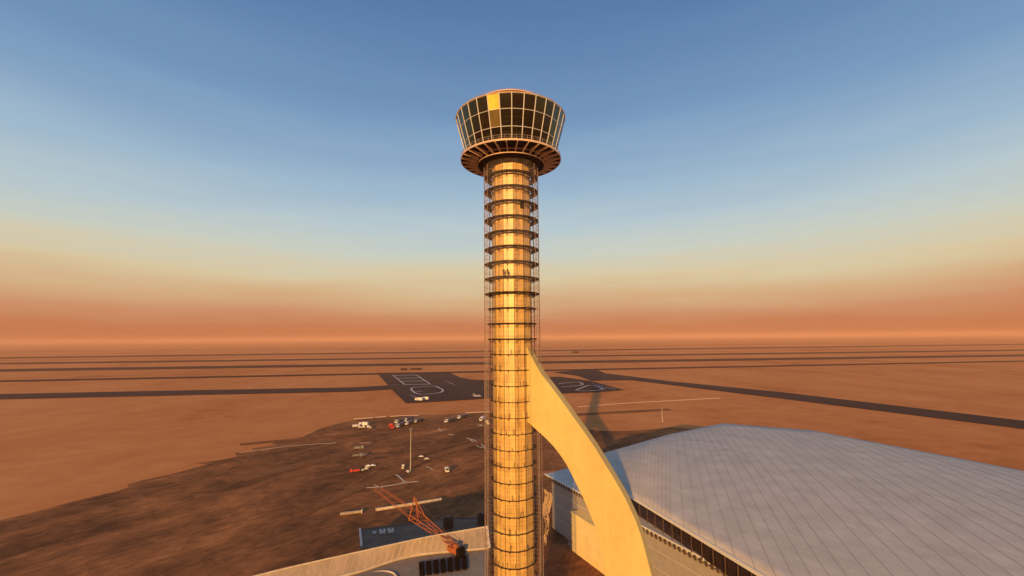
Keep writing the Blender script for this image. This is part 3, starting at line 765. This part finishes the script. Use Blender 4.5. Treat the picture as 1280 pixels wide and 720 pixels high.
# ------------------------------------------------------------------ far sheds beyond the apron
def shed(px, py, w_, d_, h_, lab):
    p = G(px, py); o = empty('airfield_shed', p, lab, 'shed', 'small sheds beyond the apron')
    b = MB(); b.box((0, 0, h_/2), (w_, d_, h_)); b.build('wall', M['plank'], o)
    b = MB(); b.prism([(-w_/2-1, -d_/2-1, h_), (-w_/2-1, d_/2+1, h_), (-w_/2-1, 0, h_+2)], (w_+2, 0, 0)); b.build('roof', M['plank'], o)
    b = MB(); b.box((w_*.2, -d_/2-.1, h_*.35), (w_*.2, .2, h_*.7)); b.build('door', M['dark'], o)
shed(505, 463, 16, 12, 5, 'small dark shed by the taxiway beyond the apron, left of two')
shed(520, 462.3, 34, 10, 3.5, 'long low shed by the taxiway beyond the apron, right of two')
shed(719, 441.4, 40, 20, 9, 'lone dark shed far off between the runways, right of the tower')
# ------------------------------------------------------------------ masts
def mast(px, py, h, lab, lamps=True):
    p = G(px, py); o = empty('light_mast', p, lab, 'light mast', 'slim light masts on the airfield')
    b = MB(); b.tube((0, 0, 0), (0, 0, h), .28, 8, .14); b.build('pole', M['offwhite'], o)
    b = MB(); b.box((0, 0, .25), (1.2, 1.2, .5)); b.build('footing', M['kerb'], o)
    b = MB(); b.lathe([(.2, h-.5), (1.0, h-.4), (1.0, h-.2), (.2, h-.1)], 12); b.build('lamp_ring', M['galv'], o)
    for k in range(4):
        a = R(90*k+20); b = MB(); b.box((1.0*math.cos(a), 1.0*math.sin(a), h-.6), (.5, .4, .4), a); b.build('lamp', M['grey'], o)
mast(513, 589.5, 30, 'tall slim pale light mast rising from the yard left of the tower')
mast(828, 527, 14, 'pale light mast standing beyond the terminal roof')

# ------------------------------------------------------------------ vehicles
def wheels(o, xs, wy, r=.5):
    for x in xs:
        for sgn in (-1, 1):
            b = MB(); b.tube((x, sgn*wy-.15, r), (x, sgn*wy+.15, r), r, 12); b.build('wheel', M['rubber'], o)
def tanker(cab='white', tank='tank', L_=9.5, kind='tank'):
    o = empty('tanker_truck' if kind == 'tank' else 'box_truck', (0, 0, 0), '-', 'truck')
    b = MB(); b.prism([(L_/2, -1.2, .9), (L_/2+2.2, -1.2, .9), (L_/2+2.35, -1.2, 2.0), (L_/2+1.9, -1.2, 3.2), (L_/2, -1.2, 3.3)], (0, 2.4, 0)); b.build('cab', M[cab], o, bevel=.1)
    b = MB(); b.prism([(L_/2+2.37, -1.0, 2.05), (L_/2+2.39, -1.0, 2.1), (L_/2+1.98, -1.0, 3.05), (L_/2+1.93, -1.0, 3.05)], (0, 2.0, 0)); b.build('windscreen', M['glazing'], o)
    b = MB(); b.box((.3, 0, .85), (L_+.8, .9, .3)); b.build('chassis', M['deck'], o)
    if kind == 'tank':
        b = MB(); n = 18; r1, r2 = 1.2, 1.05
        rings = []
        for x, f in ((-L_/2-.25, .7), (-L_/2, 1), (L_/2-.7, 1), (L_/2-.45, .7)):
            rings.append([b.bm.verts.new((x, r1*f*math.cos(2*math.pi*i/n), 2.2+r2*f*math.sin(2*math.pi*i/n))) for i in range(n)])
        for A_, B_ in zip(rings, rings[1:]):
            for i in range(n): b.bm.faces.new((A_[i], A_[(i+1) % n], B_[(i+1) % n], B_[i]))
        b.bm.faces.new(rings[0]); b.bm.faces.new(rings[-1]); b.build('tank', M[tank], o, smooth=True)
        b = MB(); b.box((0, 0, 3.3), (L_*.6, .5, .12)); b.build('walkway', M['galv'], o)
    elif kind == 'box':
        b = MB(); b.box((-.3, 0, 2.3), (L_-.8, 2.5, 2.6)); b.build('cargo_box', M[tank], o, bevel=.06)
    else:
        b = MB(); x0, x1 = -L_/2, L_/2-.4
        b.box(((x0+x1)/2, 0, 1.15), (x1-x0, 2.4, .15)); b.box(((x0+x1)/2, -1.15, 1.7), (x1-x0, .1, 1.1)); b.box(((x0+x1)/2, 1.15, 1.7), (x1-x0, .1, 1.1)); b.box((x0, 0, 1.7), (.1, 2.2, 1.1)); b.box((x1, 0, 1.9), (.1, 2.2, 1.5)); b.build('dump_bed', M[tank], o)
    wheels(o, (-L_/2+1.0, -L_/2+2.2, L_/2+1.1), 1.1)
    return o
def pickup(col):
    o = empty('pickup_car', (0, 0, 0), '-', 'car')
    b = MB(); b.prism([(-2.4, -.9, .5), (2.4, -.9, .5), (2.45, -.9, 1.0), (1.2, -.9, 1.15), (.6, -.9, 1.75), (-.7, -.9, 1.75), (-.9, -.9, 1.15), (-2.4, -.9, 1.1)], (0, 1.8, 0)); b.build('body', M[col], o, bevel=.08)
    b = MB(); b.prism([(1.22, -.8, 1.18), (.66, -.8, 1.72), (.70, -.8, 1.74), (1.27, -.8, 1.18)], (0, 1.6, 0)); b.build('windscreen', M['glazing'], o)
    wheels(o, (-1.5, 1.5), .85, .38); return o
protos = {}
used = set()
def veh(kind, px, py, ang, lab, group, sc_=1.0, toward=None):
    if kind not in protos:
        protos[kind] = {'tank_w': lambda: tanker('white', 'tank'), 'tank_l': lambda: tanker('white', 'offwhite'), 'box_w': lambda: tanker('white', 'white', 6.0, 'box'),
            'dump': lambda: tanker('white', 'offwhite', 5.0, 'dump'), 'dump_r': lambda: tanker('red', 'red', 6.0, 'dump'), 'grey': lambda: tanker('grey', 'grey', 6.0, 'dump'),
            'car': lambda: pickup('white'), 'car_g': lambda: pickup('grey')}[kind]()
        o = protos[kind]
    else: o = copy_tree(protos[kind])
    p = G(px, py)
    if toward: q = G(*toward); ang = math.atan2(q.y-p.y, q.x-p.x)
    else: ang = R(ang)
    o.location = (p.x, p.y, .08); o.rotation_euler.z = ang; o.scale = (sc_,)*3
    o['label'] = lab; o['group'] = group; return o
g1 = 'tankers lined up on the yard far left of the tower'
veh('tank_w', 502, 533.6, 0, 'dark tanker in the front row, directly behind the red truck', g1, 1.43, (490, 538))
veh('tank_w', 514, 530.5, 0, 'dark tanker, second in the front row of the tanker line', g1, 1.43, (500, 534.5))
veh('tank_w', 524, 527.8, 0, 'dark tanker at the right end of the front tanker row', g1, 1.30, (510, 531.7))
veh('tank_w', 501, 528.3, 0, 'dark tanker leading the back row of the tanker line', g1, 1.30, (488, 532))
veh('tank_w', 512, 525.8, 0, 'dark tanker at the right end of the back tanker row', g1, 1.17, (500, 528.6))
veh('dump_r', 489.5, 536.6, 0, 'bright red truck at the left end of the tanker line', 'red trucks', 1.49, (485, 532))
g2 = 'trucks parked halfway between tanker line and tower'
veh('tank_w', 563, 527.5, 0, 'dark tanker with white cab, left of the pair left of the tower', g2, 1.30, (554, 530))
veh('tank_w', 579, 523, 0, 'dark tanker with white cab, right of the pair left of the tower', g2, 1.30, (570, 525))
g3 = 'trucks parked close beside the tower scaffold'
veh('box_w', 603, 526, 0, 'white box truck just left of the scaffold, farther one', g3, 1.30, (598, 529))
veh('dump', 609.5, 531.5, 0, 'white tipper truck just left of the scaffold, nearer one', g3, 1.30, (605, 527))
veh('car_g', 601, 533.5, 20, 'small grey pickup behind the white tipper by the scaffold', g3, 1.56)
g4 = 'white trucks at the far left of the yard'
veh('box_w', 444, 534.5, 40, 'white box truck at the left end of the far left group', g4, .9)
veh('dump', 450.5, 535.8, 30, 'white tipper second from left in the far left group', g4, .9)
veh('box_w', 456, 532.6, 0, 'white box truck with long body in the far left group', g4, 1.2, (448, 532.5))
veh('dump', 462, 536.2, 130, 'white tipper at the right end of the far left group', g4, 1.0)
g5 = 'dusty vehicles in the dark patch at the left'
veh('grey', 447, 562, 10, 'grey truck farthest back in the dark patch', g5)
veh('grey', 445, 571.5, 25, 'grey truck nearest the dark patch front edge', g5, .9)
veh('car_g', 455, 570.5, 60, 'grey pickup right of the grey trucks in dark patch', g5, 1.3)
veh('dump_r', 445, 590.5, 200, 'dull red tipper at the left, nearest the pipe', 'red trucks', .8)
veh('dump', 455, 589, 60, 'pale tipper beside the dull red tipper', g5, .7)
veh('car', 460.5, 583.6, 0, 'white pickup behind the pale tipper, left of two', g5, .9)
veh('car', 466, 583, 0, 'white pickup behind the pale tipper, right of two', g5, .9)
g6 = 'vehicles scattered between the mast and the tower'
veh('dump', 503.5, 586.5, 100, 'pale tipper just left of the light mast foot', g6, .75)
veh('car', 509.5, 590.5, 120, 'small white pickup right at the light mast foot', g6, .8)
veh('car', 526.5, 571.5, 10, 'lone white car on the yard, farther of two', g6, .8)
veh('car', 533.5, 574.5, 10, 'lone white car on the yard, nearer of two', g6, .8)
veh('dump', 558, 589.5, 0, 'large white tipper truck between mast and tower, facing us', g6, 1.1, (562, 599))
g7 = 'pale vehicles on the dark apron'
veh('box_w', 525, 501.5, 0, 'large pale box truck at the near edge of the apron, left of two', g7, 1.5, (505, 500.5))
veh('box_w', 532.5, 500.3, 0, 'large pale box truck at the near edge of the apron, right of two', g7, 1.4, (515, 500))
# white aircraft on the apron
p = G(597, 496.5); q = G(606, 494.6); pl = empty('small_aircraft', (p.x, p.y, 0), 'small white aircraft parked on the dark apron beside the tower', 'aircraft', None, math.atan2(q.y-p.y, q.x-p.x))
b = MB(); n = 16; prof = [(-9, .15, 2.9), (-7, .7, 2.6), (-3, 1.2, 2.2), (4, 1.25, 2.1), (7, .9, 2.0), (8.6, .2, 1.85)]; rings = []
for x, r_, z_ in prof: rings.append([b.bm.verts.new((x, r_*math.cos(2*math.pi*i/n), z_+r_*math.sin(2*math.pi*i/n))) for i in range(n)])
for A_, B_ in zip(rings, rings[1:]):
    for i in range(n): b.bm.faces.new((A_[i], A_[(i+1) % n], B_[(i+1) % n], B_[i]))
b.bm.faces.new(rings[0]); b.bm.faces.new(rings[-1]); b.build('fuselage', M['white'], pl, smooth=True)
for s in (-1, 1):
    b = MB(); b.prism([(2, s*1, 1.6), (-1, s*1, 1.6), (-3, s*9, 2.1), (-1.8, s*9, 2.1)], (0, 0, .25)); b.build('wing', M['white'], pl)
    b = MB(); b.tube((-6.5, s*1.5, 3.0), (-3.5, s*1.5, 3.0), .55, 12); b.build('engine', M['white'], pl)
b = MB(); b.prism([(-6.5, -.12, 3.0), (-8.8, -.12, 3.0), (-10.2, -.12, 6.2), (-8.8, -.12, 6.2)], (0, .24, 0)); b.build('tail_fin', M['white'], pl)
b = MB(); b.prism([(-8.6, -3.4, 6.1), (-9.9, -3.4, 6.1), (-9.9, 3.4, 6.1), (-8.6, 3.4, 6.1)], (0, 0, .2)); b.build('tailplane', M['white'], pl)
for x, y in ((6, 0), (-1, 1.6), (-1, -1.6)):
    b = MB(); b.tube((x, y-.15, .4), (x, y+.15, .4), .4, 10); b.tube((x, y, .4), (x, y, 1.6), .1, 6); b.build('landing_gear', M['rubber'], pl)

# ------------------------------------------------------------------ two workers on the scaffold
def person(loc, rz, lab, lean=0.0, arm=.3):
    me = bpy.data.meshes.new('person'); bm = bmesh.new(); sk = bm.verts.layers.skin.verify()
    J = {'pel': (0, 0, .95, .15), 'spine': (0, -.02+lean*.3, 1.2, .145), 'chest': (0, lean*.6, 1.40, .16), 'neck': (0, lean*.7, 1.53, .06), 'head': (0, lean*.8-.02, 1.66, .10), 'crown': (0, lean*.8, 1.75, .085),
         'shl': (-.19, lean*.6, 1.43, .065), 'ell': (-.27, lean*.6-.05, 1.15, .048), 'hal': (-.24, -arm+.0, 1.0, .038), 'shr': (.19, lean*.6, 1.43, .065), 'elr': (.29, lean*.6-.05, 1.16, .048), 'har': (.22, -arm, 1.1, .038),
         'hil': (-.10, 0, .88, .10), 'knl': (-.12, -.04, .50, .07), 'anl': (-.13, 0, .09, .05), 'tol': (-.14, -.16, .04, .04), 'hir': (.10, 0, .88, .10), 'knr': (.12, -.03, .50, .07), 'anr': (.14, .03, .09, .05), 'tor': (.15, -.13, .04, .04)}
    v = {}
    for k, (x, y, z, r_) in J.items(): v[k] = bm.verts.new((x, y, z)); v[k][sk].radius = (r_, r_)
    v['pel'][sk].use_root = True
    for a, c in (('pel', 'spine'), ('spine', 'chest'), ('chest', 'neck'), ('neck', 'head'), ('head', 'crown'), ('chest', 'shl'), ('shl', 'ell'), ('ell', 'hal'), ('chest', 'shr'), ('shr', 'elr'), ('elr', 'har'),
                 ('pel', 'hil'), ('hil', 'knl'), ('knl', 'anl'), ('anl', 'tol'), ('pel', 'hir'), ('hir', 'knr'), ('knr', 'anr'), ('anr', 'tor')): bm.edges.new((v[a], v[c]))
    bm.to_mesh(me); bm.free(); me.materials.append(M['cloth'])
    o = bpy.data.objects.new('person', me); C.objects.link(o); o.location = loc; o.rotation_euler.z = rz
    o.modifiers.new('skin', 'SKIN'); sb = o.modifiers.new('sub', 'SUBSURF'); sb.levels = 2; sb.render_levels = 2
    tag(o, lab, 'person', 'workers on the tower scaffold')
    b = MB(); hy = lean*.8
    b.lathe([(.17, 1.72), (.125, 1.73), (.12, 1.80), (.07, 1.86), (.005, 1.875)], 16)
    h = b.build('helmet', M['helmet'], o, smooth=True); h.location = (0, hy, 0)
    return o
zp = z0-dz*7+.07
person((-1.95, -6.2, zp), R(-20), 'worker in dark clothes on the scaffold platform, left one of the pair', .05, .35)
person((-1.05, -6.3, zp), R(160), 'worker in dark clothes on the scaffold platform, right one of the pair', -.02, .25)

# ------------------------------------------------------------------ light
sd_ = bpy.data.lights.new('sun', 'SUN'); sd_.energy = 5.0; sd_.angle = R(.5); sd_.color = (1.0, .53, .14)
so = bpy.data.objects.new('sun', sd_); C.objects.link(so)
sdir = V((-math.sin(SUN_AZ)*math.cos(SUN_EL), -math.cos(SUN_AZ)*math.cos(SUN_EL), math.sin(SUN_EL)))
so.rotation_euler = sdir.to_track_quat('Z', 'Y').to_euler(); so.location = (-60, -250, 160)
W = bpy.data.worlds.new('World'); S.world = W; W.use_nodes = True; nt = W.node_tree; N = nt.nodes; L = nt.links
bg = N['Background']
sky = N.new('ShaderNodeTexSky'); sky.sky_type = 'NISHITA'; sky.sun_disc = False; sky.sun_elevation = SUN_EL; sky.sun_rotation = math.pi+SUN_AZ
sky.altitude = 100; sky.air_density = 1.2; sky.dust_density = 4; sky.ozone_density = 1.5
tc = N.new('ShaderNodeTexCoord'); sx = N.new('ShaderNodeSeparateXYZ'); L.new(tc.outputs['Generated'], sx.inputs[0])
asn = N.new('ShaderNodeMath'); asn.operation = 'ARCSINE'; L.new(sx.outputs['Z'], asn.inputs[0])
mr = N.new('ShaderNodeMapRange'); mr.inputs[1].default_value = R(-5); mr.inputs[2].default_value = R(55)
cm = N.new('ShaderNodeMapping'); cm.inputs['Scale'].default_value = (1, 1, 9); L.new(tc.outputs['Generated'], cm.inputs[0])
cn_ = N.new('ShaderNodeTexNoise'); cn_.inputs['Scale'].default_value = 1.6; cn_.inputs['Detail'].default_value = 5; L.new(cm.outputs[0], cn_.inputs['Vector'])
c1_ = N.new('ShaderNodeMath'); c1_.operation = 'SUBTRACT'; L.new(cn_.outputs['Fac'], c1_.inputs[0]); c1_.inputs[1].default_value = .5
c2_ = N.new('ShaderNodeMath'); c2_.operation = 'MULTIPLY'; L.new(c1_.outputs[0], c2_.inputs[0]); c2_.inputs[1].default_value = R(6)
c3_ = N.new('ShaderNodeMath'); c3_.operation = 'ADD'; L.new(asn.outputs[0], c3_.inputs[0]); L.new(c2_.outputs[0], c3_.inputs[1]); L.new(c3_.outputs[0], mr.inputs[0])
rp = N.new('ShaderNodeValToRGB'); rp.color_ramp.interpolation = 'EASE' if False else 'LINEAR'
def lin(c): return tuple(((v/255)/12.92 if v/255 <= .04045 else ((v/255+.055)/1.055)**2.4) for v in c)
st = [(-5, (192, 112, 70)), (0, (200, 119, 76)), (1.8, (205, 129, 87)), (3.6, (212, 150, 110)), (5.6, (220, 180, 136)), (7.8, (224, 206, 166)), (10.5, (209, 213, 198)),
      (14.5, (187, 206, 213)), (19.5, (158, 187, 211)), (26, (120, 157, 196)), (37, (88, 127, 174)), (55, (68, 102, 150))]
els = rp.color_ramp.elements
while len(els) < len(st): els.new(.5)
for e, (d, c) in zip(els, st): e.position = (d+5)/60; e.color = (*[v/.1 for v in lin(c)], 1)
L.new(mr.outputs[0], rp.inputs[0])
mx = N.new('ShaderNodeMix'); mx.data_type = 'RGBA'; mx.inputs[0].default_value = .9
L.new(sky.outputs[0], mx.inputs[6]); L.new(rp.outputs[0], mx.inputs[7])
L.new(mx.outputs[2], bg.inputs[0]); bg.inputs[1].default_value = .10
S.view_settings.view_transform = 'Standard'; S.view_settings.look = 'None'; S.view_settings.gamma = 1; S.view_settings.exposure = 0
S.cycles.volume_bounces = 2; S.cycles.transparent_max_bounces = 12
